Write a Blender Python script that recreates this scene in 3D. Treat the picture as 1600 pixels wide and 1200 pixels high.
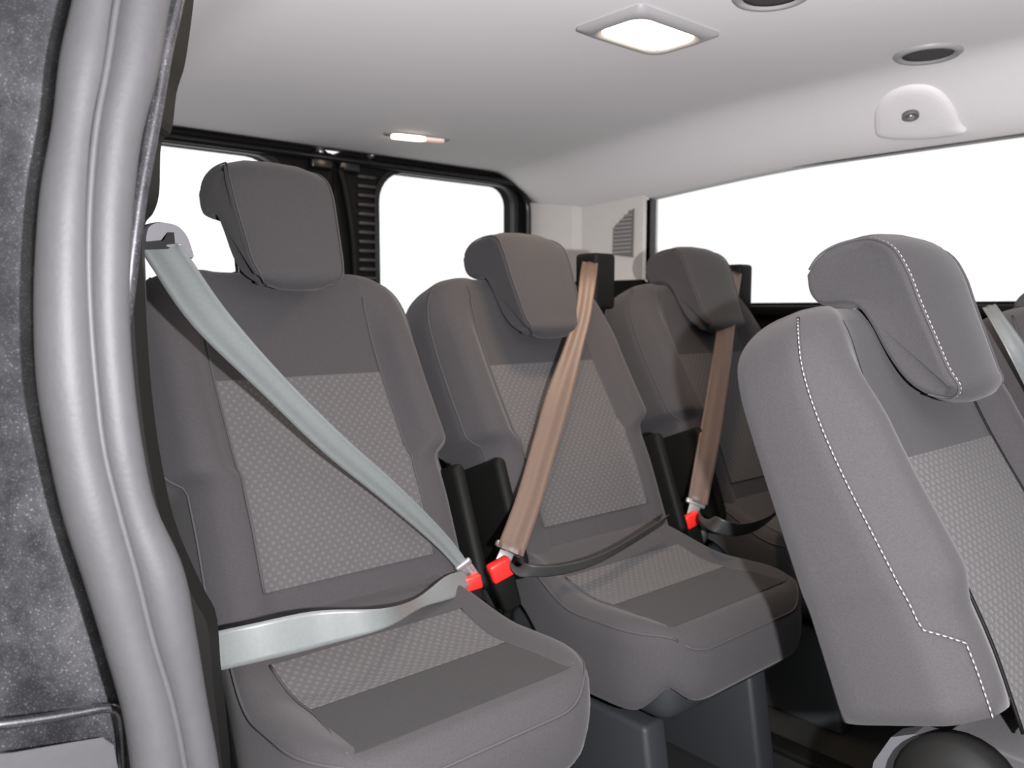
import bpy, bmesh, math, random
from mathutils import Vector, Matrix
random.seed(7)
for o in list(bpy.data.objects): bpy.data.objects.remove(o)
SC = bpy.context.scene; COL = SC.collection

# ---------------------------------------------------------------- camera
FPX, YAW, PIT = 1285.0, math.radians(40.9), math.radians(5.2)
CAM = Vector((-1.21, 0.0, 0.89))
cd = bpy.data.cameras.new('camera'); cam = bpy.data.objects.new('camera', cd); COL.objects.link(cam)
cam.location = CAM; cam.rotation_euler = (math.pi/2 - PIT, 0, -YAW)
cd.sensor_width = 36; cd.lens = 36*FPX/1600; cd.clip_start = 0.02
cd.dof.use_dof = True; cd.dof.focus_distance = 1.0; cd.dof.aperture_fstop = 6.5
SC.camera = cam
# ---------------------------------------------------------------- light
w = bpy.data.worlds.new('world'); SC.world = w; w.use_nodes = True
w.node_tree.nodes['Background'].inputs[0].default_value = (1, 1, 1, 1)
w.node_tree.nodes['Background'].inputs[1].default_value = 1.16
def lamp(name, typ, loc, power, col, **kw):
    l = bpy.data.lights.new(name, typ); o = bpy.data.objects.new(name, l); COL.objects.link(o)
    o.location = loc; l.energy = power; l.color = col
    for k, v in kw.items(): setattr(l, k, v)
    return o
FLASH = lamp('camera_flash', 'POINT', (-1.075, -0.118, 0.865), 134, (1.0, 0.975, 1.0), shadow_soft_size=0.012)
SC.view_settings.view_transform = 'Standard'; SC.view_settings.look = 'None'
SC.view_settings.exposure = 0.0; SC.view_settings.gamma = 1.0; SC.view_settings.use_curve_mapping = False

# ---------------------------------------------------------------- pixel -> place
F0 = Vector((math.sin(YAW), math.cos(YAW), 0)); RV = Vector((math.cos(YAW), -math.sin(YAW), 0)); ZV = Vector((0, 0, 1))
FV = F0*math.cos(PIT) - ZV*math.sin(PIT); UV = F0*math.sin(PIT) + ZV*math.cos(PIT)
def P(u, v, ax, val):
    d = RV*((u-800)/FPX) + UV*((600-v)/FPX) + FV
    i = 'XYZ'.index(ax); return CAM + d*((val-CAM[i])/d[i])
def depth(p): return (p-CAM).dot(FV)

# ---------------------------------------------------------------- materials
def mat(name, col, rough=0.6, metal=0.0, spec=0.5, noise=None, bump=None, sheen=0.0, coat=0.0):
    m = bpy.data.materials.new(name); m.use_nodes = True; nt = m.node_tree; b = nt.nodes['Principled BSDF']
    b.inputs['Base Color'].default_value = (*col, 1); b.inputs['Roughness'].default_value = rough
    b.inputs['Metallic'].default_value = metal; b.inputs['Specular IOR Level'].default_value = spec
    b.inputs['Sheen Weight'].default_value = sheen; b.inputs['Coat Weight'].default_value = coat
    tc = nt.nodes.new('ShaderNodeTexCoord')
    if noise:
        sc, amt = noise
        n = nt.nodes.new('ShaderNodeTexNoise'); n.inputs['Scale'].default_value = sc; n.inputs['Detail'].default_value = 4
        nt.links.new(tc.outputs['Object'], n.inputs['Vector'])
        mx = nt.nodes.new('ShaderNodeMix'); mx.data_type = 'RGBA'
        mx.inputs['A'].default_value = (*[c*(1-amt) for c in col], 1); mx.inputs['B'].default_value = (*[min(1, c*(1+amt)) for c in col], 1)
        nt.links.new(n.outputs['Fac'], mx.inputs['Factor']); nt.links.new(mx.outputs['Result'], b.inputs['Base Color'])
    if bump:
        sc, st, di = bump
        n2 = nt.nodes.new('ShaderNodeTexNoise'); n2.inputs['Scale'].default_value = sc; n2.inputs['Detail'].default_value = 3
        nt.links.new(tc.outputs['Object'], n2.inputs['Vector'])
        bp = nt.nodes.new('ShaderNodeBump'); bp.inputs['Strength'].default_value = st; bp.inputs['Distance'].default_value = di
        nt.links.new(n2.outputs['Fac'], bp.inputs['Height']); nt.links.new(bp.outputs['Normal'], b.inputs['Normal'])
    return m
def pattern_mat(name, lo, hi, cell):
    m = mat(name, lo, 0.95, spec=0.15, sheen=0.1); nt = m.node_tree; b = nt.nodes['Principled BSDF']
    uv = nt.nodes.new('ShaderNodeUVMap'); sp = nt.nodes.new('ShaderNodeSeparateXYZ'); nt.links.new(uv.outputs[0], sp.inputs[0])
    def math_(op, a, bv=None):
        n = nt.nodes.new('ShaderNodeMath'); n.operation = op
        for i, x in enumerate((a, bv)):
            if x is None: continue
            if isinstance(x, (int, float)): n.inputs[i].default_value = x
            else: nt.links.new(x, n.inputs[i])
        return n.outputs[0]
    k = math.pi/cell
    cx = math_('COSINE', math_('MULTIPLY', sp.outputs[0], k)); cy = math_('COSINE', math_('MULTIPLY', sp.outputs[1], k))
    pr = math_('MULTIPLY', cx, cy)
    h = nt.nodes.new('ShaderNodeMapRange'); h.interpolation_type = 'SMOOTHSTEP'
    h.inputs['From Min'].default_value = 0.0; h.inputs['From Max'].default_value = 0.55; nt.links.new(pr, h.inputs['Value'])
    mx = nt.nodes.new('ShaderNodeMix'); mx.data_type = 'RGBA'; mx.inputs['A'].default_value = (*lo, 1); mx.inputs['B'].default_value = (*hi, 1)
    nt.links.new(h.outputs[0], mx.inputs['Factor']); nt.links.new(mx.outputs['Result'], b.inputs['Base Color'])
    bp = nt.nodes.new('ShaderNodeBump'); bp.inputs['Strength'].default_value = 0.5; bp.inputs['Distance'].default_value = 0.0015
    nt.links.new(h.outputs[0], bp.inputs['Height']); nt.links.new(bp.outputs['Normal'], b.inputs['Normal'])
    return m
def paint_mat():
    m = mat('metallic_black_paint', (0.03, 0.03, 0.034), 0.38, metal=0.35, spec=0.6, coat=0.35); nt = m.node_tree; b = nt.nodes['Principled BSDF']
    tc = nt.nodes.new('ShaderNodeTexCoord')
    def spots(scale, lo, hi):
        v = nt.nodes.new('ShaderNodeTexVoronoi'); v.inputs['Scale'].default_value = scale; nt.links.new(tc.outputs['Object'], v.inputs['Vector'])
        r = nt.nodes.new('ShaderNodeMapRange'); r.inputs['From Min'].default_value = hi; r.inputs['From Max'].default_value = lo
        nt.links.new(v.outputs['Distance'], r.inputs['Value']); return r.outputs[0]
    n = nt.nodes.new('ShaderNodeTexNoise'); n.inputs['Scale'].default_value = 22; n.inputs['Detail'].default_value = 8; n.inputs['Roughness'].default_value = 0.75
    nt.links.new(tc.outputs['Object'], n.inputs['Vector'])
    rn = nt.nodes.new('ShaderNodeMapRange'); rn.inputs['From Min'].default_value = 0.42; rn.inputs['From Max'].default_value = 0.75; nt.links.new(n.outputs['Fac'], rn.inputs['Value'])
    s1 = spots(260, 0.10, 0.26); s2 = spots(520, 0.10, 0.3)
    def mul(a, bb, op='MULTIPLY'):
        q = nt.nodes.new('ShaderNodeMath'); q.operation = op; q.use_clamp = True
        for i, x in enumerate((a, bb)):
            if isinstance(x, float): q.inputs[i].default_value = x
            else: nt.links.new(x, q.inputs[i])
        return q.outputs[0]
    dust = mul(mul(rn.outputs[0], 0.25), mul(mul(s1, rn.outputs[0]), mul(s2, 0.35), 'ADD'), 'ADD')
    mx = nt.nodes.new('ShaderNodeMix'); mx.data_type = 'RGBA'; mx.inputs['A'].default_value = (0.016, 0.016, 0.019, 1); mx.inputs['B'].default_value = (0.22, 0.22, 0.23, 1)
    nt.links.new(dust, mx.inputs['Factor']); nt.links.new(mx.outputs['Result'], b.inputs['Base Color'])
    return m
def glass_mat():
    m = bpy.data.materials.new('window_glass'); m.use_nodes = True; nt = m.node_tree; nt.nodes.clear()
    out = nt.nodes.new('ShaderNodeOutputMaterial'); t = nt.nodes.new('ShaderNodeBsdfTransparent'); g = nt.nodes.new('ShaderNodeBsdfGlossy')
    t.inputs[0].default_value = (0.985, 0.99, 0.99, 1); g.inputs['Roughness'].default_value = 0.02
    mx = nt.nodes.new('ShaderNodeMixShader'); mx.inputs[0].default_value = 0.04
    nt.links.new(t.outputs[0], mx.inputs[1]); nt.links.new(g.outputs[0], mx.inputs[2]); nt.links.new(mx.outputs[0], out.inputs[0]); return m
def emit_mat(name, col, st):
    m = mat(name, (0.8, 0.8, 0.8), 0.3); b = m.node_tree.nodes['Principled BSDF']
    b.inputs['Emission Color'].default_value = (*col, 1); b.inputs['Emission Strength'].default_value = st; return m
M = dict(
    fabric=mat('charcoal_fabric', (0.054, 0.0515, 0.054), 0.95, spec=0.15, noise=(420, 0.22), bump=(900, 0.25, 0.0008), sheen=0.1),
    fabric_mid=mat('charcoal_fabric_smooth', (0.050, 0.048, 0.050), 0.95, spec=0.15, noise=(420, 0.2), bump=(900, 0.25, 0.0008), sheen=0.1),
    fabric_dark=mat('dark_charcoal_fabric', (0.032, 0.0305, 0.031), 0.95, spec=0.15, noise=(420, 0.2), bump=(900, 0.25, 0.0008), sheen=0.08),
    pattern=pattern_mat('patterned_fabric', (0.083, 0.080, 0.081), (0.104, 0.100, 0.102), 0.0074),
    seam=mat('seam_piping', (0.064, 0.061, 0.064), 0.9, spec=0.2),
    stitch=mat('pale_stitch_thread', (0.30, 0.29, 0.29), 0.8),
    plastic=mat('dark_grey_plastic', (0.035, 0.036, 0.038), 0.55, noise=(60, 0.1), bump=(700, 0.15, 0.0005)),
    slate=mat('slate_grey_base_cover', (0.026, 0.029, 0.032), 0.6, bump=(600, 0.15, 0.0005)),
    black=mat('black_trim', (0.006, 0.006, 0.0055), 0.6, spec=0.15, bump=(500, 0.1, 0.0005)),
    rubber=mat('black_rubber_floor', (0.012, 0.0125, 0.012), 0.75, noise=(40, 0.3), bump=(300, 0.2, 0.001)),
    gloss=mat('black_gloss_frame', (0.008, 0.008, 0.009), 0.25),
    headliner=mat('pale_grey_headliner', (0.88, 0.86, 0.865), 0.95, spec=0.1, noise=(300, 0.04), bump=(600, 0.2, 0.0006)),
    cream=mat('pale_pillar_plastic', (0.62, 0.605, 0.58), 0.6, noise=(40, 0.03), bump=(800, 0.1, 0.0004)),
    lampgrey=mat('lamp_bezel_grey', (0.36, 0.355, 0.36), 0.45),
    grille=mat('grey_grille', (0.16, 0.155, 0.155), 0.6),
    cavity=mat('dark_cavity', (0.06, 0.057, 0.055), 0.8),
    seal=mat('grey_door_seal', (0.056, 0.055, 0.058), 0.55, spec=0.35, noise=(90, 0.1), bump=(260, 0.2, 0.001)),
    paint=paint_mat(),
    belt=mat('grey_webbing', (0.15, 0.162, 0.16), 0.4, spec=0.5, noise=(200, 0.12)),
    beltshaded=mat('shaded_webbing', (0.045, 0.045, 0.045), 0.5, noise=(200, 0.15)),  # lap straps: the webbing darkened, shade put into its colour
    beltlamplit=mat('lamplit_webbing', (0.105, 0.070, 0.055), 0.5, noise=(200, 0.12)),  # rear shoulder straps: warm dome lamplight put into the colour
    red=mat('red_button', (0.85, 0.025, 0.02), 0.4),
    chrome=mat('chrome', (0.75, 0.75, 0.77), 0.22, metal=1.0),
    steel=mat('steel_tongue', (0.55, 0.56, 0.57), 0.35, metal=0.8),
    guide=mat('grey_guide_plastic', (0.085, 0.085, 0.092), 0.5),
    glass=glass_mat(),
    lens=emit_mat('lit_lamp_lens', (1.0, 0.80, 0.58), 9.0),
    lensdim=emit_mat('dim_lamp_lens', (1.0, 0.55, 0.36), 0.45),
    lens2=emit_mat('lit_rear_lens', (1.0, 0.78, 0.55), 7.0),
)
# ---------------------------------------------------------------- mesh helpers
def raw(name, verts, faces, m, parent=None, smooth=True, uvs=None):
    me = bpy.data.meshes.new(name); me.from_pydata([tuple(v) for v in verts], [], faces); me.update()
    bm = bmesh.new(); bm.from_mesh(me); bmesh.ops.recalc_face_normals(bm, faces=bm.faces); bm.to_mesh(me); bm.free()
    if uvs:
        l = me.uv_layers.new(name='UVMap')
        for lp in me.loops: l.data[lp.index].uv = uvs[lp.vertex_index]
    if smooth: me.polygons.foreach_set('use_smooth', [True]*len(me.polygons))
    me.materials.append(m); o = bpy.data.objects.new(name, me); COL.objects.link(o)
    if parent: o.parent = parent
    return o
def tag(o, label=None, cat=None, group=None, kind=None):
    if label: o['label'] = label
    if cat: o['category'] = cat
    if group: o['group'] = group
    if kind: o['kind'] = kind
    return o
def empty(name, loc=(0, 0, 0)):
    o = bpy.data.objects.new(name, None); COL.objects.link(o); o.location = loc; o.empty_display_size = 0.05; return o
def loft(rings, cap=True, closed=True):
    n = len(rings[0]); V = [p for r in rings for p in r]; Fc = []
    for i in range(len(rings)-1):
        for j in range(n if closed else n-1):
            k = (j+1) % n; Fc.append((i*n+j, i*n+k, (i+1)*n+k, (i+1)*n+j))
    if cap:
        for i in (0, len(rings)-1):
            c = sum((Vector(p) for p in rings[i]), Vector())/n; V.append(c); ci = len(V)-1
            for j in range(n): Fc.append((i*n+j, i*n+(j+1) % n, ci))
    return V, Fc
def spline(pts, n):
    """Catmull-Rom through pts, n samples"""
    pts = [Vector(p) for p in pts]; q = [pts[0]*2-pts[1]] + pts + [pts[-1]*2-pts[-2]]; out = []; m = len(pts)-1
    for i in range(n):
        t = i/(n-1)*m; k = min(int(t), m-1); t -= k
        a, b, c, d = q[k:k+4]
        out.append(0.5*((2*b) + (c-a)*t + (2*a-5*b+4*c-d)*t*t + (-a+3*b-3*c+d)*t**3))
    return out
def frames(pts, closed=False):
    n = len(pts); T = []
    for i in range(n):
        a = pts[(i-1) % n] if (i > 0 or closed) else pts[i]; b = pts[(i+1) % n] if (i < n-1 or closed) else pts[i]
        T.append((b-a).normalized())
    ref = Vector((0, 0, 1)) if abs(T[0].z) < 0.9 else Vector((1, 0, 0))
    N = []; cur = (ref - T[0]*ref.dot(T[0])).normalized()
    for t in T:
        cur = (cur - t*cur.dot(t)); cur = cur.normalized() if cur.length > 1e-6 else Vector((1, 0, 0)); N.append(cur)
    return T, N
def tube_vf(pts, r, n=10, closed=False):
    pts = [Vector(p) for p in pts]; T, N = frames(pts, closed); rings = []
    for i, (p, t, nn) in enumerate(zip(pts, T, N)):
        b = t.cross(nn); rr = r[i] if isinstance(r, (list, tuple)) else r
        rings.append([p + nn*(rr*math.cos(2*math.pi*k/n)) + b*(rr*math.sin(2*math.pi*k/n)) for k in range(n)])
    if closed: rings.append(rings[0]); return loft(rings, cap=False)
    return loft(rings)
def tube(name, pts, r, m, parent=None, n=10, closed=False):
    V, Fc = tube_vf(pts, r, n, closed); return raw(name, V, Fc, m, parent)
def strap(name, pts, sides, width, m, parent=None, th=0.0014, n=40, pleat=0.0):
    """webbing along pts; sides = width directions; width number or list"""
    wl = width if isinstance(width, (list, tuple)) else [width]*len(pts)
    pp = spline(pts, n); ss = spline(sides, n); ww = [v.x for v in spline([(x, 0, 0) for x in wl], n)]
    T, _ = frames(pp); rings = []
    K = 8
    for p, t, s, w_ in zip(pp, T, ss, ww):
        s = (s - t*s.dot(t)).normalized(); nn = t.cross(s); top = []; bot = []
        for k in range(K+1):
            a = k/K*2-1; off = pleat*math.cos(a*math.pi*1.5)
            top.append(p + s*(a*w_/2) + nn*(th/2+off)); bot.append(p + s*(a*w_/2) + nn*(-th/2+off))
        rings.append(top + bot[::-1])
    V, Fc = loft(rings); return raw(name, V, Fc, m, parent)
def rbox(name, c, size, bev, m, parent=None, rot=None, seg=3, taper=None):
    bm = bmesh.new(); bmesh.ops.create_cube(bm, size=1)
    for v in bm.verts:
        if taper and v.co.z < 0: v.co.x *= taper[0]; v.co.y *= taper[1]
        v.co = Vector((v.co.x*size[0], v.co.y*size[1], v.co.z*size[2]))
    if bev: bmesh.ops.bevel(bm, geom=bm.edges[:], offset=bev, segments=seg, affect='EDGES', profile=0.5)
    if rot: bmesh.ops.transform(bm, matrix=rot.to_4x4(), verts=bm.verts)
    bmesh.ops.translate(bm, vec=Vector(c), verts=bm.verts)
    me = bpy.data.meshes.new(name); bm.to_mesh(me); bm.free(); me.materials.append(m)
    me.polygons.foreach_set('use_smooth', [bool(bev)]*len(me.polygons))
    o = bpy.data.objects.new(name, me); COL.objects.link(o)
    if parent: o.parent = parent
    return o
def rrect(a0, a1, b0, b1, r, per=8):
    """rounded rectangle loop in 2D, counter-clockwise, 4*per points"""
    rs = r if isinstance(r, (list, tuple)) else [r]*4
    out = []
    for (cx, cy, st), rr in zip(((a1, b1, 0), (a0, b1, 90), (a0, b0, 180), (a1, b0, 270)), rs):
        ox = cx - rr if cx == a1 else cx + rr; oy = cy - rr if cy == b1 else cy + rr
        for k in range(per):
            an = math.radians(st + 90*k/(per-1)); out.append((ox+rr*math.cos(an), oy+rr*math.sin(an)))
    return out
def ringplate(name, outer, inner, to3, t0, t1, m, parent=None, smooth=False):
    """plate with a hole: outer/inner loops of equal length in 2D; to3(a,b,t)"""
    rings = [[to3(a, b, t0) for a, b in outer], [to3(a, b, t0) for a, b in inner], [to3(a, b, t1) for a, b in inner], [to3(a, b, t1) for a, b in outer]]
    rings.append(rings[0]); V, Fc = loft(rings, cap=False); return raw(name, V, Fc, m, parent, smooth)
def slab(name, loop, to3, t0, t1, m, parent=None, smooth=False):
    V, Fc = loft([[to3(a, b, t0) for a, b in loop], [to3(a, b, t1) for a, b in loop]]); return raw(name, V, Fc, m, parent, smooth)
def sst(a, b, x):
    t = max(0.0, min(1.0, (x-a)/(b-a))); return t*t*(3-2*t)
def lathe(name, prof, c, axis, m, parent=None, n=32):
    """prof: (r, h) list around axis through c"""
    ax = Vector(axis).normalized(); ref = Vector((1, 0, 0)) if abs(ax.x) < 0.9 else Vector((0, 1, 0))
    a = (ref-ax*ref.dot(ax)).normalized(); b = ax.cross(a); c = Vector(c)
    rings = [[c + ax*h + a*(r*math.cos(2*math.pi*k/n)) + b*(r*math.sin(2*math.pi*k/n)) for k in range(n)] for r, h in prof]
    V, Fc = loft(rings); return raw(name, V, Fc, m, parent)

# ================================================================ THE SETTING
YR, XW = 2.2, 0.85            # rear door plane, far wall plane
def zc(y): return 1.405 - 0.055*sst(1.1, 2.15, y)
def zceil(x, y): return zc(y) - 0.13*sst(0.58, 0.90, abs(x))
fl = rbox('floor', (-0.03, 0.55, -0.02), (1.86, 3.45, 0.04), 0, M['rubber']); tag(fl, kind='structure')
for yy in (0.30, 0.62):
    rbox('floor_rail', (0.0, yy, 0.008), (1.6, 0.05, 0.016), 0.005, M['black'], fl)
for xx in (-0.45, 0.25):
    rbox('floor_rail', (xx, 0.95, 0.007), (0.05, 1.5, 0.014), 0.004, M['black'], fl)
gd = lathe('ground', [(90, -0.03), (90, 0)], (0, 0, -0.52), (0, 0, 1), mat('pale_bounce_ground', (0.5, 0.49, 0.48), 0.9, noise=(20, 0.3)), n=48); tag(gd, kind='structure')  # unseen ground, made pale to bounce light up to the ceiling
# ceiling
nx, ny = 48, 60; V = []; Fc = []
for j in range(ny+1):
    y = -1.15 + (YR+1.15)*j/ny
    for i in range(nx+1):
        x = -0.90 + 1.80*i/nx; V.append((x, y, zceil(x, y)))
n1 = len(V); V += [(x, y, z+0.03) for x, y, z in V]
for j in range(ny):
    for i in range(nx):
        a = j*(nx+1)+i; q = (a, a+1, a+nx+2, a+nx+1); Fc.append(q); Fc.append(tuple(n1+k for k in q[::-1]))
edge = [i for i in range(nx+1)] + [(j+1)*(nx+1)-1 for j in range(1, ny+1)] + [ny*(nx+1)+i for i in range(nx-1, -1, -1)] + [j*(nx+1) for j in range(ny-1, 0, -1)]
for k in range(len(edge)):
    a, b = edge[k], edge[(k+1) % len(edge)]; Fc.append((a, b, n1+b, n1+a))
ce = raw('ceiling', V, Fc, M['headliner']); tag(ce, kind='structure')

# far side wall: dark lower trim, window ring, pale pillar
toX = lambda a, b, t: (t, a, b)
wl = slab('wall_right', [(-1.15, 0.0), (2.2, 0.0), (2.2, 0.985), (1.74, 0.985), (1.70, 0.90), (-1.15, 0.90)], toX, XW, XW+0.07, M['black']); tag(wl, kind='structure')
rbox('window_sill', (XW-0.005, 0.28, 0.885), (0.05, 2.86, 0.03), 0.01, M['black'], wl)
wo = rrect(-1.15, 1.80, 0.86, 1.33, 0.05); wi = rrect(-1.0, 1.735, 0.900, 1.283, 0.045)
win1 = ringplate('window_1', wo, wi, toX, XW+0.012, XW+0.055, M['headliner']); tag(win1, kind='structure')
wi2 = rrect(-0.99, 1.727, 0.908, 1.276, 0.04)
ringplate('window_seal', rrect(-1.01, 1.742, 0.895, 1.288, 0.05), wi2, toX, XW+0.022, XW+0.05, M['gloss'], win1)
slab('window_pane', rrect(-1.0, 1.735, 0.900, 1.283, 0.045), toX, XW+0.033, XW+0.038, M['glass'], win1)
# pale rear pillar trim, two facets (plan outline extruded upwards)
plan = [(XW-0.005, 1.735), (XW-0.012, 2.0), (XW-0.03, 2.03), (0.775, 2.185), (0.775, 2.2), (0.92, 2.2), (0.92, 1.735)]
V, Fc = loft([[(x, y, z) for x, y in plan] for z in (0.985, 1.10, 1.20, 1.34)])
tr = raw('trim_1', V, Fc, M['cream'], smooth=False); tag(tr, kind='structure')
# cut-corner grille on pillar: backing + slats
gv = [P(957, 398, 'X', XW-0.012), P(988, 402, 'X', XW-0.012), P(990, 326, 'X', XW-0.012), P(976, 338, 'X', XW-0.012), P(959, 356, 'X', XW-0.012)]
V, Fc = loft([[p + Vector((0.004, 0, 0)) for p in gv], [p + Vector((-0.002, 0, 0)) for p in gv]])
gr = raw('vent_grille', V, Fc, M['grille'], tr, False)
mslat = mat('pillar_slat_grey', (0.30, 0.295, 0.285), 0.6)
z0, z1 = gv[0].z, gv[2].z; ya, yb = gv[0].y, gv[1].y
for k in range(11):
    z = z0 + (z1-z0)*(k+0.5)/11; top = (z-gv[4].z)/(z1-gv[4].z)
    yl = ya + (gv[2].y-ya)*max(0, top)*0.9
    rbox('vent_slat', (XW-0.0155, (yl+yb)/2, z), (0.004, abs(yl-yb)*0.92, 0.006), 0, mslat, gr)

# rear doors
WR = [0.065, 0.095, 0.05, 0.05]
toY = lambda a, b, t: (a, t, b)
for idx, s in ((1, 1), (2, -1)):
    mir = lambda L: L if s == 1 else [(-a, b) for a, b in L][::-1]
    o_ = mir(rrect(0.004, 0.80, 0.0, 1.352, 0.03)); i_ = mir(rrect(0.150, 0.700, 0.80, 1.313, WR))
    if s == -1:   # keep loops matched after mirroring
        o_ = [(-a, b) for a, b in rrect(0.004, 0.80, 0.0, 1.352, 0.03)]; i_ = [(-a, b) for a, b in rrect(0.150, 0.700, 0.80, 1.313, WR)]
    d = ringplate('door_%d' % idx, o_, i_, toY, YR, YR+0.05, M['black']); tag(d, kind='structure')
    wo2 = [(s*a, b) for a, b in rrect(0.135, 0.715, 0.785, 1.326, [0.075, 0.105, 0.06, 0.06])]; wi3 = [(s*a, b) for a, b in rrect(0.152, 0.698, 0.802, 1.311, WR)]
    ringplate('window_frame', wo2, wi3, toY, YR-0.010, YR+0.012, M['gloss'], d)
    slab('window_pane', [(s*a, b) for a, b in rrect(0.145, 0.705, 0.795, 1.318, WR)], toY, YR+0.025, YR+0.030, M['glass'], d)
    if s == 1:
        for k in range(13):
            rbox('rib', (0.108, YR-0.006, 0.955+k*0.0275), (0.062, 0.02, 0.011), 0.003, M['plastic'], d, seg=1)
    else:
        tube('door_cable', spline([P(530, 262, 'Y', YR-0.02), P(540, 300, 'Y', YR-0.02), P(552, 380, 'Y', YR-0.02), P(556, 470, 'Y', YR-0.02)], 16), 0.012, M['black'], d)
    lk = rbox('latch_cover', (s*0.045, YR-0.012, 1.315), (0.07, 0.03, 0.05), 0.008, M['gloss'], d)
# rubber seal round the rear opening
pl = spline([(-0.74, YR-0.02, 0.3), (-0.745, YR-0.02, 0.8), (-0.748, YR-0.02, 1.15)], 8) + \
     [Vector((-0.748+0.10*(1-math.cos(a)), YR-0.02, 1.225+0.10*math.sin(a))) for a in [math.pi/2*k/8 for k in range(9)]] + \
     [Vector((0.652+0.10*math.sin(a), YR-0.02, 1.225+0.10*math.cos(a))) for a in [math.pi/2*k/8 for k in range(9)]] + \
     spline([(0.752, YR-0.02, 1.15), (0.752, YR-0.02, 0.8), (0.745, YR-0.02, 0.3)], 8)
sl = tube('trim_2', pl, 0.012, M['gloss'], n=12); tag(sl, kind='structure')

# ---- near side: painted door jamb, pillar trim, side wall
YJ = 0.80
edgeL = [(205, -480), (140, -140), (118, 0), (97, 100), (85, 200), (68, 300), (60, 400), (58, 500), (63, 600), (80, 700), (103, 800), (135, 900), (165, 1000), (193, 1100), (208, 1200), (218, 1330)]
groove = [(277, -480), (205, -140), (180, 0), (165, 100), (147, 200), (138, 300), (135, 400), (138, 500), (146, 600), (158, 700), (182, 800), (210, 900), (235, 1000), (265, 1100), (285, 1200), (300, 1330)]
edgeR = [(372, -480), (292, -140), (262, 0), (245, 100), (220, 200), (207, 300), (201, 400), (200, 500), (207, 600), (220, 700), (242, 800), (285, 900), (305, 1000), (322, 1100), (340, 1200), (356, 1330)]
YS = 0.70
def sealtube(name, A, B, yoff, m, parent, n=16):
    ctr = []; rad = []
    for (a, v), (b, _) in zip(A, B):
        c = P((a+b)/2, v, 'Y', YS+yoff); ctr.append(c); rad.append((b-a)/2*depth(c)/FPX)
    cc = spline(ctr, 70); rr = [q.x for q in spline([(r, 0, 0) for r in rad], 70)]
    return tube(name, cc, rr, m, parent, n)
seal = empty('trim_3', (-1.0, YS, 0)); tag(seal, kind='structure')
def local(o, par):   # keep world coordinates under a moved parent
    o.matrix_parent_inverse = Matrix.Translation(-par.location); return o
local(sealtube('seal_bulb', edgeL, [(g[0]+4, g[1]) for g in groove], 0.0, M['seal'], seal), seal)
local(sealtube('seal_lip', [(g[0]-6, g[1]) for g in groove], edgeR, 0.012, M['seal'], seal), seal)
# bright ridge in the groove
rp = [P(g[0]+3, g[1], 'Y', YS-0.014) for g in groove]
local(tube('seal_ridge', spline(rp, 60), 0.0032, M['seal'], seal, 8), seal)
# painted jamb: from behind the seal outwards, rolling back into the outer skin
rows = []
for (l, v), (r, _) in zip(edgeL, edgeR):
    inn = P((l+r)/2+15, v, 'Y', YJ-0.055); mid = P(l-10, v, 'Y', YJ-0.05)
    zz = mid.z
    ox = -1.093 + 0.030*sst(0.95, 1.35, zz)
    a = Vector((mid.x, mid.y, zz)); b = Vector((ox, YJ-0.02, zz)); bulge = (a+b)/2 + Vector((0, -0.006, 0))
    rows.append([Vector((inn.x, YJ-0.02, zz)), a + Vector((0.012, 0.004, 0)), a, bulge, b, b + Vector((-0.008, 0.004, 0)), b + Vector((-0.012, 0.02, 0)), b + Vector((-0.016, 0.6, 0)), b + Vector((-0.01, 1.42, 0))])
rows = [list(r) for r in zip(*[spline(list(c), 50) for c in zip(*rows)])]
V = [p for r in rows for p in r]; k = len(rows[0]); Fc = [(i*k+j, i*k+j+1, (i+1)*k+j+1, (i+1)*k+j) for i in range(len(rows)-1) for j in range(k-1)]
body = raw('wall_left', V, Fc, M['paint']); tag(body, kind='structure')
md = body.modifiers.new('sheet', 'SOLIDIFY'); md.thickness = 0.004; md.offset = 1
# pressed bead and lower step on the jamb
bead = [P(-60, 1140, 'Y', YJ-0.056), P(0, 1132, 'Y', YJ-0.058), P(60, 1124, 'Y', YJ-0.058), P(120, 1114, 'Y', YJ-0.058), P(165, 1106, 'Y', YJ-0.058), P(184, 1112, 'Y', YJ-0.058), P(190, 1140, 'Y', YJ-0.058), P(194, 1230, 'Y', YJ-0.058)]
tube('panel_bead', spline(bead, 40), 0.0045, M['paint'], body, 8)
st = [(-90, 1187), (20, 1176), (100, 1162), (160, 1152), (178, 1165), (186, 1210), (190, 1330), (-90, 1330)]
V, Fc = loft([[P(u, v, 'Y', YJ-0.040) for u, v in st], [P(u, v, 'Y', YJ-0.066) for u, v in st]]); raw('sill_step', V, Fc, M['seal'], body, False)
# painted inner flange beyond the seal
fp = [(300, -140), (276, 0), (258, 80), (245, 160), (232, 230), (218, 310), (206, 400), (196, 480), (180, 560)]
tube('inner_flange', spline([P(u, v, 'Y', 0.765) for u, v in fp], 40), 0.0068, M['paint'], body, 10)
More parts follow.
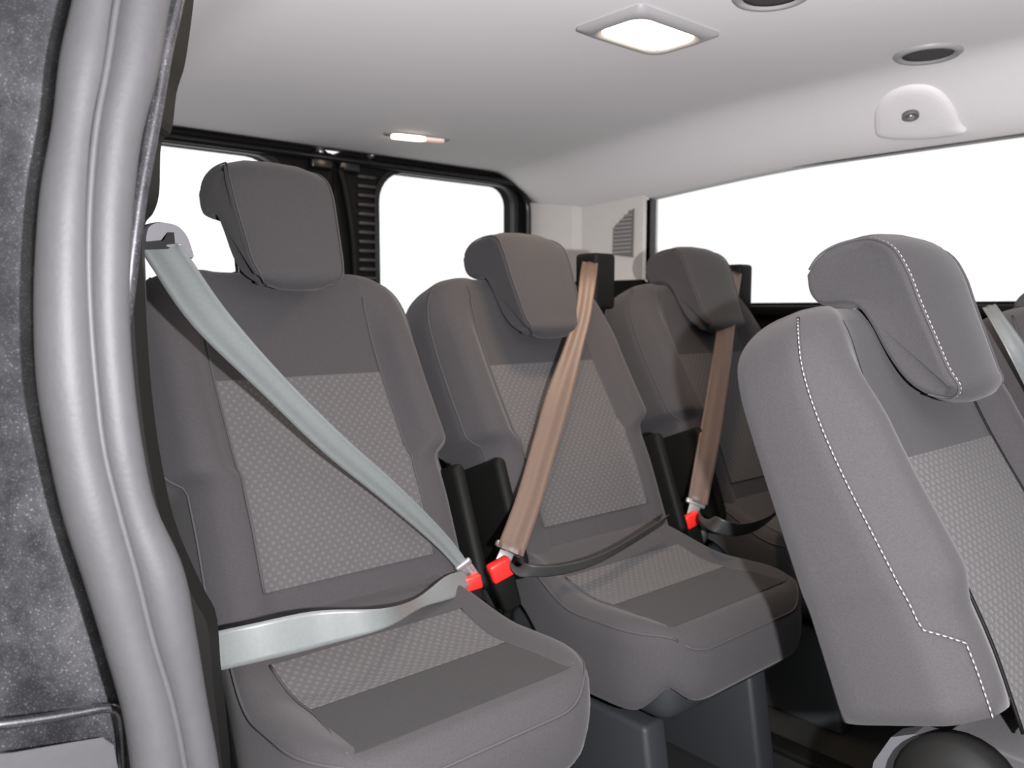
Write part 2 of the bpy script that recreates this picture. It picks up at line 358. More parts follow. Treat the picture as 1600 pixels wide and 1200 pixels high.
# dark pillar trim inside
pb = [(400, -420), (322, -160), (303, 0), (296, 55), (288, 105), (276, 145), (268, 205), (252, 225), (249, 300), (240, 332), (226, 352), (222, 400), (226, 440), (230, 520), (238, 620), (252, 720), (275, 820), (316, 915), (338, 960), (345, 1040), (356, 1140), (360, 1200), (366, 1400)]
rt = spline([P(u, v, 'Y', 0.83) for u, v in pb], 80)
rings = [[p, p + Vector((0.0, 0.05, 0)), Vector((-1.03, 0.88, p.z)), Vector((-1.03, 0.79, p.z)), p + Vector((-0.02, -0.03, 0))] for p in rt]
V, Fc = loft(rings); pil = raw('trim_4', V, Fc, M['black'], smooth=False); tag(pil, kind='structure')
wn = rbox('wall_left', (-0.965, 1.54, 0.66), (0.05, 1.32, 1.32), 0, M['black']); tag(wn, kind='structure')

rr_ = rbox('trim_5', (-0.985, 0.52, 1.385), (0.19, 3.36, 0.15), 0.03, M['paint']); tag(rr_, kind='structure')
# added light block at the cab end, body side ahead of the sliding door
wf = rbox('front_light_block', (-0.02, -1.17, 0.70), (1.86, 0.05, 1.40), 0.02, M['black']); tag(wf, kind='structure')
ws = rbox('wall_left', (-0.95, -0.82, 0.66), (0.08, 0.70, 1.32), 0.02, M['paint']); tag(ws, kind='structure')

# ================================================================ CEILING FITTINGS
def on_ceiling(u, v):
    d = RV*((u-800)/FPX) + UV*((600-v)/FPX) + FV; lo, hi = 0.3, 0.3
    while True:
        p = CAM + d*hi
        if p.z >= zceil(p.x, p.y) or hi > 5: break
        lo = hi; hi += 0.02
    for _ in range(30):
        m = (lo+hi)/2; p = CAM + d*m
        if p.z >= zceil(p.x, p.y): hi = m
        else: lo = m
    return CAM + d*hi
# big dome lamp
c1 = on_ceiling(1013, 47); zt = c1.z
dl = empty('dome_lamp', (c1.x, c1.y, zt)); tag(dl, 'glowing square dome lamp with grey bezel in the ceiling', 'lamp')
tl = lambda a, b, t: (a, b, t)
ro = rrect(-0.115, 0.115, -0.08, 0.08, 0.012); rm = rrect(-0.098, 0.098, -0.064, 0.064, 0.03); ri = rrect(-0.088, 0.088, -0.056, 0.056, 0.035)
V, Fc = loft([[(a, b, 0.012) for a, b in ro], [(a, b, -0.006) for a, b in ro], [(a, b, -0.015) for a, b in rm], [(a, b, -0.010) for a, b in ri], [(a, b, 0.010) for a, b in ri]], cap=False)
raw('bezel', V, Fc, M['lampgrey'], dl)
lo = [(a*0.98, b*0.98 + 0.0) for a, b in ri]
V, Fc = loft([[(a, b, 0.002) for a, b in lo], [(a, b, -0.010) for a, b in lo], [(a*0.7, b*0.7, -0.016) for a, b in lo]]); raw('lens', V, Fc, M['lens'], dl)
lamp('dome_light', 'AREA', (c1.x, c1.y, zt-0.022), 3.4, (1.0, 0.74, 0.52), shape='RECTANGLE', size=0.17, size_y=0.1)
# small rear lamp
c2 = on_ceiling(650, 212); rl = empty('reading_lamp', c2); tag(rl, 'small oblong lamp glowing in the ceiling near the rear doors', 'lamp')
a1 = on_ceiling(616, 209) - c2; a2 = on_ceiling(690, 217) - c2; dv = (a2-a1); L = dv.length; dv = dv.normalized(); sd = Vector((dv.y, -dv.x, 0)).normalized()
def pill(p0, p1, r0, r1, zt_, zb_):
    top = []; n = 10
    for k in range(n+1): a = math.pi/2 + math.pi*k/n; top.append(p0 + dv*(r0*math.cos(a)) + sd*(r0*math.sin(a)))
    for k in range(n+1): a = -math.pi/2 + math.pi*k/n; top.append(p1 + dv*(r1*math.cos(a)) + sd*(r1*math.sin(a)))
    return loft([[p + Vector((0, 0, zt_)) for p in top], [p + Vector((0, 0, zb_)) for p in top]])
V, Fc = pill(a1 - dv*0.004, a2 + dv*0.004, 0.025, 0.020, 0.010, -0.003); raw('bezel', V, Fc, M['lampgrey'], rl)
V, Fc = pill(a1 + dv*0.012, a1 + dv*L*0.52, 0.020, 0.018, 0.0, -0.010); raw('lens', V, Fc, M['lens2'], rl)
V, Fc = pill(a1 + dv*L*0.55, a2 - dv*0.008, 0.014, 0.015, 0.0, -0.009); raw('dim_lens', V, Fc, M['lensdim'], rl)
lamp('rear_light', 'AREA', c2 + Vector((0, 0, -0.018)), 0.7, (1.0, 0.72, 0.5), shape='DISK', size=0.05)
# round speakers / vents
for (u, v, lab) in ((1450, 83, 'round grey ceiling vent beside the side window anchor cover'), (1207, -9, 'round grey ceiling vent next to the dome lamp')):
    c = on_ceiling(u, v); e = empty('ceiling_vent', c); tag(e, lab, 'vent', 'round ceiling vents')
    nrm = Vector(((zceil(c.x+0.01, c.y)-zceil(c.x-0.01, c.y))/0.02, (zceil(c.x, c.y+0.01)-zceil(c.x, c.y-0.01))/0.02, -1)).normalized()
    lathe('ring', [(0.062, -0.02), (0.064, 0.003), (0.058, 0.008), (0.050, 0.006), (0.048, -0.004)], (0, 0, 0), nrm, M['lampgrey'], e)
    lathe('grille', [(0.0475, -0.004), (0.0475, 0.003), (0.03, 0.0045)], (0, 0, 0), nrm, M['cavity'], e)
# belt anchor cover moulded below the cant rail
ac = empty('anchor_cover', on_ceiling(1432, 178)); tag(ac, 'shield-shaped pale cover with a bolt hole above the side window', 'cover')
out = [(1366, 196), (1368, 170), (1384, 148), (1412, 134), (1445, 132), (1470, 142), (1488, 164), (1500, 192), (1508, 206), (1440, 214), (1375, 212)]
base = spline([on_ceiling(u, v) - ac.location for u, v in out] + [on_ceiling(*out[0]) - ac.location], 48)[:-1]
cen = sum(base, Vector())/len(base); nn = Vector((-0.35, -0.25, -1)).normalized()
def on_shell(p, k, o_):
    q = cen + (p-cen)*k; x, y = q.x+ac.location.x, q.y+ac.location.y; return Vector((q.x, q.y, zceil(x, y) - o_ - ac.location.z))
rings = [[on_shell(p, k, o_) for p in base] for k, o_ in ((1.0, -0.01), (1.0, 0.001), (0.97, 0.006), (0.92, 0.0095), (0.8, 0.012), (0.6, 0.013), (0.3, 0.0135))]
V, Fc = loft(rings); raw('cover_shell', V, Fc, M['headliner'], ac)
hb = on_shell(cen, 1.0, 0.0145) + (P(1424, 175, 'Z', ac.location.z-0.02) - P(1432, 178, 'Z', ac.location.z-0.02))
lathe('bolt_hole', [(0.017, -0.006), (0.017, 0.002), (0.013, 0.003), (0.012, -0.002)], hb, nn, M['grille'], ac, 20)
lathe('bolt', [(0.008, -0.004), (0.008, 0.003), (0.005, 0.004)], hb, nn, M['steel'], ac, 6)
# catches on the rear header
for (u, v, r_, lab) in ((497, 238, 0.011, 'bright round metal catch on the black rear header, beside the raised headrest'), (577, 243, 0.010, 'dull round metal catch on the black rear header, above the ribbed strip')):
    e = lathe('door_catch', [(r_*1.1, 0), (r_, 0.012), (r_*0.7, 0.02), (r_*0.3, 0.023)], P(u, v, 'Y', YR-0.004), (0, -1, 0), M['steel'], n=16)
    tag(e, lab, 'catch', 'rear header catches')

# ================================================================ SEATS
A = math.radians(21); SA, CA = math.sin(A), math.cos(A)
LIFT = [0.0]
def back3(x, d, h): return Vector((x, d*CA + h*SA, 0.34 + LIFT[0] + h*CA - d*SA))
class Back:
    W, H, N = 0.254, 0.615, 5.0
    def __init__(s, notch, hmin=0.0): s.notch = notch; s.hmin = hmin
    def w(s, h):
        w = s.W - s.notch*(1 - sst(0.245, 0.275, h))
        h0 = s.H-0.12
        if h > h0: t = (h-h0)/(s.H-h0); w = 0.14 + (w-0.14)*max(0.0, 1-t**2.3)**(1/2.3)
        return w
    def yc(s, h): return 0.075 - 0.045*(1-sst(0.15, 0.50, h))
    def dyf(s, h): return 0.05*s.rt(h)
    def rt(s, h):
        h0 = s.H-0.06
        return 1.0 if h <= h0 else 0.12 + 0.88*max(0, 1-((h-h0)/0.06)**2)**0.5
    def rear(s, h): return (0.152 - s.yc(h))*s.rt(h)
    def disp(s, q, h):
        q = abs(q); amp = 0.036*(1-0.75*sst(0.44, 0.58, h))*(0.45+0.55*sst(0.22, 0.28, h))
        return -amp*sst(0.56, 0.76, q)*(1-sst(0.84, 1.0, q))
    def front(s, x, h):
        q = min(1.0, abs(x)/s.w(h)); return s.yc(h) - s.dyf(h)*(1-q**s.N)**(1/s.N) + s.disp(q, h)
    def rings(s):
        hs = [0.0, 0.04, 0.09, 0.12, 0.14, 0.17, 0.2] + [0.22+0.008*k for k in range(8)] + [0.30, 0.33, 0.36, 0.39, 0.42, 0.45] + [0.47+0.0125*k for k in range(8)] + [0.565+0.005*k for k in range(9)] + [0.608, 0.611, 0.6135, 0.615]
        hs = [h for h in hs if h >= s.hmin]
        qs = [-0.9+1.8*k/44 for k in range(45)]; q0 = (1-0.9**s.N)**(1/s.N)
        ends = [q0*(1-k/6) for k in range(1, 7)]
        out = []
        for h in hs:
            w = s.w(h); r = []
            for q in reversed(ends): r.append((-w*(1-q**s.N)**(1/s.N), s.front(-w*(1-q**s.N)**(1/s.N), h)))
            for q in qs: r.append((q*w, s.front(q*w, h)))
            for q in ends: r.append((w*(1-q**s.N)**(1/s.N), s.front(w*(1-q**s.N)**(1/s.N), h)))
            R = s.rear(h); bk = []
            for k in range(1, 24):
                a = math.pi*k/24; cx, sy = math.cos(a), math.sin(a)
                bk.append((w*math.copysign(abs(cx)**0.25, cx), s.yc(h) + R*abs(sy)**0.28))
            out.append([back3(x, d, h) for x, d in r + bk])
        return out
def panel(fn, a0, a1, b0, b1, na, nb):
    V = []; uv = []; Fc = []
    for j in range(nb+1):
        for i in range(na+1):
            a = a0+(a1-a0)*i/na; b = b0+(b1-b0)*j/nb; V.append(fn(a, b)); uv.append((a, b))
    for j in range(nb):
        for i in range(na): k = j*(na+1)+i; Fc.append((k, k+1, k+na+2, k+na+1))
    return V, Fc, uv
# headrest side profile (y back, z up) in seat space
HP = [(0.316, 0.936), (0.300, 0.961), (0.273, 0.976), (0.238, 0.980), (0.203, 0.966), (0.182, 0.935), (0.168, 0.90), (0.150, 0.853), (0.132, 0.806), (0.122, 0.785), (0.130, 0.772), (0.150, 0.770), (0.178, 0.786), (0.206, 0.828), (0.226, 0.868), (0.244, 0.893), (0.268, 0.899), (0.296, 0.898), (0.311, 0.912)]
def headrest(seat, raise_, stitched):
    HQ = [(y, z if z > 0.9 else 0.9-(0.9-z)*0.91) for y, z in HP]; pr = spline([(0, y, z) for y, z in HQ] + [(0, *HQ[0])], 73)[:-1]
    c = Vector((0, 0.222, 0.90)); n = len(pr); T, _ = frames(pr, True)
    off = Vector((0, raise_*SA, raise_*CA + LIFT[0])); W = 0.089
    def arc(t): t = max(0.0, min(1.0, t)); return 1 - math.sqrt(max(0.0, 1-(1-t)**2))
    def wid(p): return W*(0.95 + 0.11*sst(0.80, 0.94, p.z))*(1 - 0.20*arc((0.981-p.z)/0.035))*(1 - 0.32*arc((p.z-0.781)/0.050))
    def ring(f, ins):
        r = []
        for p, t in zip(pr, T):
            nn = Vector((0, -t.z, t.y)); 
            q = p + nn*ins; r.append(Vector((f*wid(p), q.y, q.z)) + off)
        return r
    # find inward sign
    t0 = Vector((0, -T[3].z, T[3].y)); sg = 1 if t0.z < 0 else -1
    rs = []
    for f, ins in ((-0.985, 0.010), (-1.0, 0.006), (-0.995, 0.002), (-0.965, 0.0), (-0.88, -0.003), (-0.55, -0.010), (0, -0.012), (0.55, -0.010), (0.88, -0.003), (0.965, 0.0), (0.995, 0.002), (1.0, 0.006), (0.985, 0.010)):
        rs.append(ring(f, sg*ins))
    # cap the concave side faces with triangulated n-gons
    V = [p for r in rs for p in r]; Fc = []
    for i in range(len(rs)-1):
        for j in range(n): k = (j+1) % n; Fc.append((i*n+j, i*n+k, (i+1)*n+k, (i+1)*n+j))
    Fc.append(tuple(range(n))); Fc.append(tuple((len(rs)-1)*n+j for j in range(n)))
    hr = raw('headrest', V, Fc, M['fabric_mid'], seat)
    for s in (-1, 1):
        loop = ring(0.955*s, -sg*0.0022)
        seam_path = loop[1:44]
        tube('headrest_seam', seam_path, 0.0016, M['seam'], hr, 6)
        if stitched and s == -1: stitches('stitching', ring(0.925*s, -sg*0.0032)[2:42], hr)
    for s in (-1, 1):
        x = 0.055*s; p0 = back3(x, 0.075, 0.57); p1 = Vector((x, 0.262+raise_*SA, 0.91+raise_*CA+LIFT[0]))
        tube('post', [p0, (p0+p1)/2, p1], 0.006, M['chrome'], hr, 10)
        lathe('post_collar', [(0.016, 0), (0.016, 0.010), (0.010, 0.014)], back3(x, 0.075, 0.605), back3(0, 0, 1)-back3(0, 0, 0), M['black'], hr, 16)
    return hr
def stitches(name, path, parent, L=0.0045, gap=0.0025, r=0.0009):
    path = [Vector(p) for p in path]; V = []; Fc = []; acc = 0; dist = [0]
    for a, b in zip(path, path[1:]): dist.append(dist[-1]+(b-a).length)
    def at(s):
        for i in range(len(path)-1):
            if dist[i+1] >= s: return path[i].lerp(path[i+1], (s-dist[i])/max(1e-9, dist[i+1]-dist[i]))
        return path[-1]
    s = 0
    while s+L < dist[-1]:
        v, f = tube_vf([at(s), at(s+L/2), at(s+L)], [r*0.6, r, r*0.6], 5); k = len(V); V += v; Fc += [tuple(i+k for i in q) for q in f]; s += L+gap
    return raw(name, V, Fc, M['stitch'], parent)
# ---- cushion
class Cush:
    w, y0, y1 = 0.226, 0.10, -0.375        # half width, rear, front
    def outline(s, n=160):
        pts = rrect(-s.w, s.w, s.y1, s.y0, [0.05, 0.05, 0.115, 0.115], n//4)
        pts = pts + [pts[0]]; L = [0]
        for (a, b), (c, d) in zip(pts, pts[1:]): L.append(L[-1]+math.hypot(c-a, d-b))
        out = []; j = 0
        for i in range(n):
            t = L[-1]*i/n
            while L[j+1] < t: j += 1
            f = (t-L[j])/max(1e-9, L[j+1]-L[j]); x = pts[j][0]+(pts[j+1][0]-pts[j][0])*f; y = pts[j][1]+(pts[j+1][1]-pts[j][1])*f
            out.append((x*(1-0.17*sst(-0.20, 0.06, y)), y))
        return out
    def top(s, x, y):
        q = abs(x)/s.w; f = (s.y0-y)/(s.y0-s.y1)
        z = 0.396 + s.rise*(1-sst(0.20, 0.60, f)) + 0.006*sst(0.35, 0.85, f) - 0.02*sst(0.93, 1.0, f)
        z += 0.014*sst(0.66, 0.86, q)*(1-0.3*f)
        return z
    def __init__(s, rise): s.rise = rise
    def build(s, seat, low):
        ol = s.outline(); cx, cy = 0, (s.y0+s.y1)/2; rings = []
        rs = [0.02] + [0.04*k for k in range(1, 22)] + [0.87, 0.90, 0.92, 0.94, 0.96, 0.975, 0.99, 0.996, 1.0]
        for r in rs:
            ring = []
            for x, y in ol:
                px, py = cx+(x-cx)*r, cy+(y-cy)*r
                e = min(1.0, max(0.0, (r-0.86)/0.14)); drop = 0.045*(1-max(0.0, 1-e**2.4)**(1/2.4))
                ring.append(Vector((px, py, s.top(px, py)-drop)))
            rings.append(ring)
        pipe = rings[-4]; base = rings[-1]
        for dz, sc in ((0.012, 1.004), (0.025, 1.002), (0.038, 0.992), (0.046, 0.975), (0.05, 0.93)):
            rings.append([Vector((cx+(p.x-cx)*sc, cy+(p.y-cy)*sc, max(p.z-dz*(1+1.0*sst(0.80, 0.98, abs(p.x)/s.w)), 0.24))) for p in base])
        V, Fc = loft(rings); cu = raw('cushion', V, Fc, M['fabric'], seat)
        tp = lambda o_: (lambda x, y: Vector((x, y, s.top(x, y)+o_)))
        wy = lambda x, y: Vector((x*(1.0 - 0.10*sst(-0.15, -0.42, y)), y, s.top(x, y)+0.003))
        V, Fc, uv = panel(lambda x, y: Vector((x, y, s.top(x, y)+0.0025)), -0.156, 0.156, -0.205, -0.095, 30, 18)
        raw('seat_insert', V, Fc, M['pattern'], cu, True, uv)
        V, Fc, uv = panel(lambda x, y: Vector((x*(1+0.12*(-0.205-y)/0.125), y, s.top(x*0.95, y)+0.0022)), -0.156, 0.156, -0.330, -0.205, 30, 12)
        raw('seat_front_panel', V, Fc, M['fabric_dark'], cu, True, uv)
        for sx in (-1, 1):
            tube('seat_seam', [Vector((sx*(0.158 + 0.017*sst(-0.205, -0.33, y)), y, s.top(0.147, y)+0.0025)) for y in [-0.095-0.0155*k for k in range(16)]], 0.002, M['seam'], cu, 6)
        # edge piping round the front
        n = len(ol); ep = [p + Vector((0, 0, 0.001)) for p in pipe]
        path = [p for p in ep if p.y < 0.0]; k0 = max(range(len(path)-1), key=lambda i: (path[i+1]-path[i]).length); path = path[k0+1:] + path[:k0+1]
        tube('edge_piping', path, 0.0022, M['seam'], cu, 6)
        return cu
def shift(o, dx):
    o.location.x += dx
def make_seat(loc, notch=0.03, raise_=0.0, stitched=False, legs=True, belt_exit=False, low=0.0, hp=0.412, lift=0.060, covers=(-1, 1), hmin=0.0, cdx=-0.028):
    LIFT[0] = lift; seat = empty('passenger_seat', loc); B = Back(notch, hmin)
    V, Fc = loft(B.rings()); bk = raw('backrest', V, Fc, M['fabric'], seat)
    f = lambda o_: (lambda x, h: back3(x, B.front(x, h)-o_, h))
    V, Fc, uv = panel(f(0.0025), -0.147, 0.147, 0.08, hp, 28, 26); raw('back_insert', V, Fc, M['pattern'], bk, True, uv)
    V, Fc, uv = panel(f(0.0020), -0.147, 0.147, hp, 0.585, 28, 12); raw('upper_panel', V, Fc, M['fabric_mid'], bk, True, uv)
    for s in (-1, 1):
        tube('back_seam', [f(0.002)(s*0.149, 0.08+k*0.017) for k in range(24 if stitched else 29)], 0.0022, M['black' if stitched else 'seam'], bk, 6)  # black on the stitched seat paints the shade in the deep crease
        # outer seam along the bolster edge
        pth = []
        for k in range(52):
            h = max(0.03, hmin) + k*0.0111
            if h > 0.598: break
            w_ = B.w(h); q = 0.62 + (0.25*(1-sst(0.20, 0.225, h)) if stitched else 0.0); x = w_*(1-q**B.N)**(1/B.N)
            pth.append(back3(s*(x+0.0008), B.yc(h)-q*B.dyf(h)-0.0008 + B.disp(x/w_, h), h))
        tube('edge_piping', pth, 0.0018, M['seam'], bk, 6)
        if stitched and s == -1: stitches('stitching', [p + Vector((-0.0022, -0.0006, 0)) for p in pth], bk)
    headrest(seat, raise_, stitched)
    shift(Cush(low).build(seat, low), cdx)
    # hinge covers at the sides of the back
    for s in covers:
        c = rbox('hinge_cover', (s*0.226, 0.050, 0.50), (0.026, 0.12, 0.22), 0.012, M['black'], seat, rot=Matrix.Rotation(-A, 3, 'X'))
        lathe('hinge_cap', [(0.034, 0), (0.034, 0.010), (0.026, 0.016), (0.01, 0.018)], (s*0.240, 0.03, 0.38), (s, 0, 0), M['plastic'], seat, 24)
    # base cover and legs
    rbox('base_cover', (-0.015, -0.145, 0.29), (0.385, 0.40, 0.105), 0.035, M['slate'], seat, taper=(0.94, 0.93))
    if legs:
        for s in (-1, 1):
            rbox('leg', (s*0.15, -0.14, 0.105), (0.055, 0.26, 0.215), 0.010, M['slate'], seat, taper=(1.0, 1.25))
    return seat
Y3, Y2 = 1.095, 0.28
S1 = tag(make_seat((-0.580, Y3, 0), raise_=0.097, low=0.050, covers=(1,)), 'charcoal fabric van seat with its headrest raised, beside the sliding door pillar', 'seat', 'rear row seats')
S2 = tag(make_seat((-0.033, Y3, 0), low=0.050), 'charcoal fabric van seat in the middle of the rear row, lamplight-tinted belt across it', 'seat', 'rear row seats')
S3 = tag(make_seat((0.565, Y3, 0), low=0.050), 'charcoal fabric van seat of the rear row in the corner by the side window', 'seat', 'rear row seats')
S4 = tag(make_seat((-0.065, Y2, 0), notch=0.004, stitched=True, hmin=0.12, hp=0.40, lift=0.0, covers=(1,), cdx=0.0), 'charcoal van seat with pale stitching along its side, standing ahead of the rear row', 'seat', 'second row seats')
S5 = tag(make_seat((0.55, Y2-0.04, 0), hp=0.40, lift=0.0, raise_=-0.05), 'charcoal van seat beyond the pale-stitched one, under the side window', 'seat', 'second row seats')

# ================================================================ BELTS
def side(u, v, du, dv_): return (RV*du + UV*(-dv_)).normalized()
def buckle(u, v, ax, val, label, tilt, scale=1.0, stalk_to=None, roll=0.0):
    p = P(u, v, ax, val); e = empty('seat_belt_buckle', p); tag(e, label, 'buckle', 'seat belt buckles')
    up = Vector(tilt).normalized(); fr = Vector((-0.45, -1, 0.55)); fr = (fr - up*fr.dot(up)).normalized(); rx = fr.cross(up) * -1
    rot = Matrix((rx, -fr, up)).transposed()
    if roll: rot = Matrix.Rotation(roll, 3, fr) @ rot
    k = scale
    rbox('buckle_body', rot @ Vector((0, 0, -0.024*k)), (0.038*k, 0.022*k, 0.070*k), 0.006*k, M['black'], e, rot=rot, taper=(0.72, 0.9))
    rbox('release_button', rot @ Vector((0, -0.009*k, 0.005*k)), (0.033*k, 0.016*k, 0.027*k), 0.004*k, M['red'], e, rot=rot)
    stalk = stalk_to if stalk_to is not None else Vector((0, 0.03, -0.13))
    tube('buckle_stalk', spline([rot @ Vector((0, 0, -0.05*k)), (rot @ Vector((0, 0, -0.08*k))+stalk)/2, stalk], 10), 0.008, M['black'], e, 8)
    return e, rot, p
T1 = (-0.25, 0.15, 1)
b1, r1, p1 = buckle(737, 912, 'Y', 1.06, 'red-button buckle holding the pale grey belt beside the raised-headrest seat', (-0.15, 0.1, 1), 0.9)
b2, r2, p2 = buckle(779, 892, 'Y', 1.045, 'red-button buckle holding the lamplight-tinted belt of the middle rear seat', (-0.35, 0.1, 1), 1.25)
b3, r3, p3 = buckle(1077, 814, 'Y', 1.075, 'red-button buckle of the rear corner seat by the side window', (-0.35, 0.1, 1), 1.1)
def tongue(par_e, p, d, s, L=0.03, w=0.045):
    """metal tongue + loop between buckle and webbing; p world, d direction up the strap, s width dir"""
    d = Vector(d).normalized(); s = Vector(s); s = (s-d*s.dot(d)).normalized(); n = d.cross(s); rot = Matrix((s, n, d)).transposed()
    loc = p - par_e.location
    rbox('belt_tongue', loc + d*0.012, (0.026, 0.004, 0.03), 0.0015, M['steel'], par_e, rot=rot)
    rbox('tongue_loop', loc + d*0.028, (w, 0.010, 0.012), 0.004, M['steel'], par_e, rot=rot)
# --- belt 1 (pale, from the pillar guide)
g1 = P(262, 380, 'X', -0.875)
e = empty('seat_belt', g1); tag(e, 'pale grey seat belt running from the pillar guide across the raised-headrest seat', 'seat belt')
gc = g1 - e.location
pts = [P(250, 384, 'Y', 0.988), P(268, 412, 'Y', 1.0), P(330, 500, 'Y', 1.04), P(425, 600, 'Y', 1.065), P(520, 693, 'Y', 1.075), P(610, 770, 'Y', 1.075), P(690, 845, 'Y', 1.07), P(734, 898, 'Y', 1.06)]
sds = [side(0, 0, 1, 0.05), side(0, 0, 1, -0.15), side(0, 0, 0.85, -0.5), side(0, 0, 0.8, -0.6), side(0, 0, 0.75, -0.65), side(0, 0, 0.75, -0.65), side(0, 0, 0.8, -0.6), side(0, 0, 0.8, -0.6)]
local(strap('shoulder_webbing', pts, sds, [0.05, 0.048, 0.046, 0.038, 0.038, 0.034, 0.026, 0.018], M['belt'], e, pleat=0.0012), e)
lp = [P(734, 900, 'Y', 1.06), P(705, 916, 'Y', 1.035), P(655, 942, 'Y', 1.0), P(600, 966, 'Z', 0.478), P(500, 982, 'Z', 0.478), P(400, 1004, 'Z', 0.476), P(320, 1022, 'Z', 0.465), P(270, 1035, 'Z', 0.44)]
ls = [side(0, 0, 0.5, 0.8)]*3 + [side(0, 0, 0.2, 1)]*5
local(strap('lap_webbing', lp, ls, [0.022, 0.036, 0.016, 0.026, 0.046, 0.048, 0.048, 0.048], M['belt'], e), e)
tongue(e, p1 + Vector((0, 0, 0.012)), pts[-2]-p1, side(0, 0, 0.5, -0.8), w=0.03)
# pillar guide: arched hood with a slot
arch = [(222, 372), (226, 356), (238, 348), (258, 348), (276, 354), (290, 370), (298, 392), (300, 404), (284, 402), (276, 388), (262, 384), (240, 386), (224, 388)]
A3 = [P(u, v, 'Y', 0.995) - e.location for u, v in arch]; A3 = spline(A3 + [A3[0]], 48)[:-1]; ca = sum(A3, Vector())/len(A3)
dpt = Vector((0.0, 0.04, 0))
rings = [[p + dpt for p in A3], [p for p in A3], [ca + (p-ca)*0.94 - dpt*0.22 for p in A3]]
V = [p for r in rings for p in r]; n = len(A3); Fc = [(i*n+j, i*n+(j+1) % n, (i+1)*n+(j+1) % n, (i+1)*n+j) for i in range(2) for j in range(n)] + [tuple(range(n)), tuple(range(2*n, 3*n))]
raw('guide_hood', V, Fc, M['guide'], e, False)
sl_ = [(214, 379), (256, 375), (262, 363), (272, 363), (274, 384), (262, 389), (214, 391)]
V, Fc = loft([[P(u, v, 'Y', 0.982) - e.location for u, v in sl_], [P(u, v, 'Y', 0.99) - e.location for u, v in sl_]]); raw('guide_slot', V, Fc, M['black'], e, False)
# --- belt 2 (lamplight put into its colour)
e = empty('seat_belt', P(918, 415, 'Y', 1.33)); tag(e, 'seat belt with painted-in lamplight hanging from the shoulder guide of the middle rear seat', 'seat belt')
pts = [P(922, 410, 'Y', 1.30), P(919, 432, 'Y', 1.25), P(911, 490, 'Y', 1.215), P(897, 540, 'Y', 1.19), P(873, 620, 'Y', 1.15), P(850, 700, 'Y', 1.11), P(825, 785, 'Y', 1.06), P(797, 862, 'Y', 1.01)]
sds = [side(0, 0, 1, 0.1)]*4 + [side(0, 0, 1, 0.35)]*4
local(strap('shoulder_webbing', pts, sds, [0.036, 0.036, 0.034, 0.038, 0.050, 0.048, 0.046, 0.046], M['beltlamplit'], e, pleat=0.0014), e)
tongue(e, p2 + Vector((0.006, -0.002, 0.012)), pts[-2]-p2, side(0, 0, 0.75, 0.6), w=0.05)
rbox('belt_guide', P(930, 440, 'Y', 1.35) - e.location, (0.070, 0.07, 0.13), 0.010, M['black'], e)
lp = [P(795, 880, 'Y', 1.045), P(825, 892, 'Z', 0.462), P(880, 890, 'Z', 0.452), P(940, 872, 'Z', 0.452), P(1000, 838, 'Z', 0.46), P(1040, 812, 'Z', 0.475)]
local(strap('lap_webbing', lp, [side(0, 0, 0.3, 1)] + [Vector((0.1, -0.55, 0.8))]*5, [0.024, 0.024, 0.026, 0.028, 0.030, 0.032], M['beltshaded'], e), e)
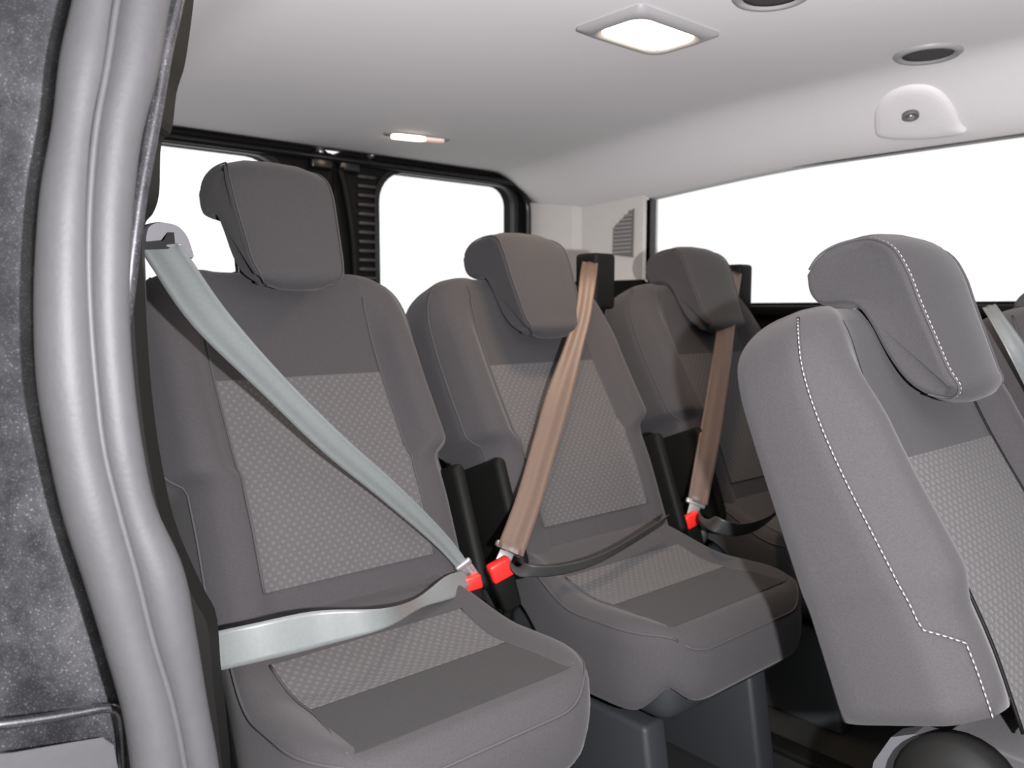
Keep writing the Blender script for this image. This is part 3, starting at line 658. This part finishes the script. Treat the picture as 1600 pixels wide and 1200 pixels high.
# --- belt 3
e = empty('seat_belt', P(1150, 425, 'Y', 1.33)); tag(e, 'seat belt with painted-in lamplight and shade hanging down the rear corner seat by the side window', 'seat belt')
pts = [P(1148, 425, 'Y', 1.33), P(1140, 470, 'Y', 1.26), P(1128, 560, 'Y', 1.17), P(1116, 640, 'Y', 1.13), P(1104, 710, 'Y', 1.095), P(1090, 785, 'Y', 1.07)]
local(strap('shoulder_webbing', pts, [side(0, 0, 1, 0.2)]*6, [0.04, 0.042, 0.046, 0.048, 0.048, 0.044], M['beltlamplit'], e, pleat=0.001), e)
tongue(e, p3 + Vector((0.008, -0.002, 0.012)), pts[-2]-p3, side(0, 0, 0.8, 0.6), w=0.046)
rbox('belt_guide', P(1150, 450, 'Y', 1.35) - e.location, (0.06, 0.07, 0.13), 0.010, M['black'], e)
lp = [P(1094, 806, 'Y', 1.075), P(1115, 818, 'Z', 0.475), P(1150, 828, 'Z', 0.46), P(1190, 818, 'Z', 0.46), P(1225, 790, 'Z', 0.47), P(1265, 745, 'Z', 0.48)]
local(strap('lap_webbing', lp, [side(0, 0, 0.3, 1)] + [Vector((0.1, -0.55, 0.8))]*5, [0.026, 0.03, 0.034, 0.038, 0.04, 0.042], M['beltshaded'], e), e)
# --- belt 4: over the far shoulder of the stitched seat
e = empty('seat_belt', P(1548, 478, 'Y', 0.50)); tag(e, 'pale seat belt coming over the far shoulder of the pale-stitched seat', 'seat belt')
pts = [P(1545, 478, 'Y', 0.52), P(1560, 500, 'Y', 0.49), P(1590, 548, 'Y', 0.455), P(1640, 640, 'Y', 0.42), P(1690, 760, 'Y', 0.38), P(1720, 900, 'Y', 0.32)]
local(strap('shoulder_webbing', pts, [side(0, 0, 1, -0.5)]*6, [0.02, 0.022, 0.03, 0.04, 0.046, 0.046], M['belt'], e, pleat=0.001), e)
# grey recliner cover and knob of the stitched seat
cvp = [(1392, 1152), (1428, 1147), (1475, 1160), (1492, 1200), (1480, 1270), (1350, 1270), (1365, 1190)]
V, Fc = loft([[P(u, v, 'X', -0.300) - S4.location for u, v in cvp], [P(u, v, 'X', -0.300) - S4.location + Vector((0.03, 0, 0)) for u, v in cvp]]); raw('recliner_cover', V, Fc, M['guide'], S4, False)
kn = P(1490, 1245, 'X', -0.33)
lathe('recline_knob', [(0.06, -0.03), (0.062, 0.0), (0.056, 0.012), (0.03, 0.018)], kn - S4.location, (-1, -0.1, 0.15), M['black'], S4, 28)
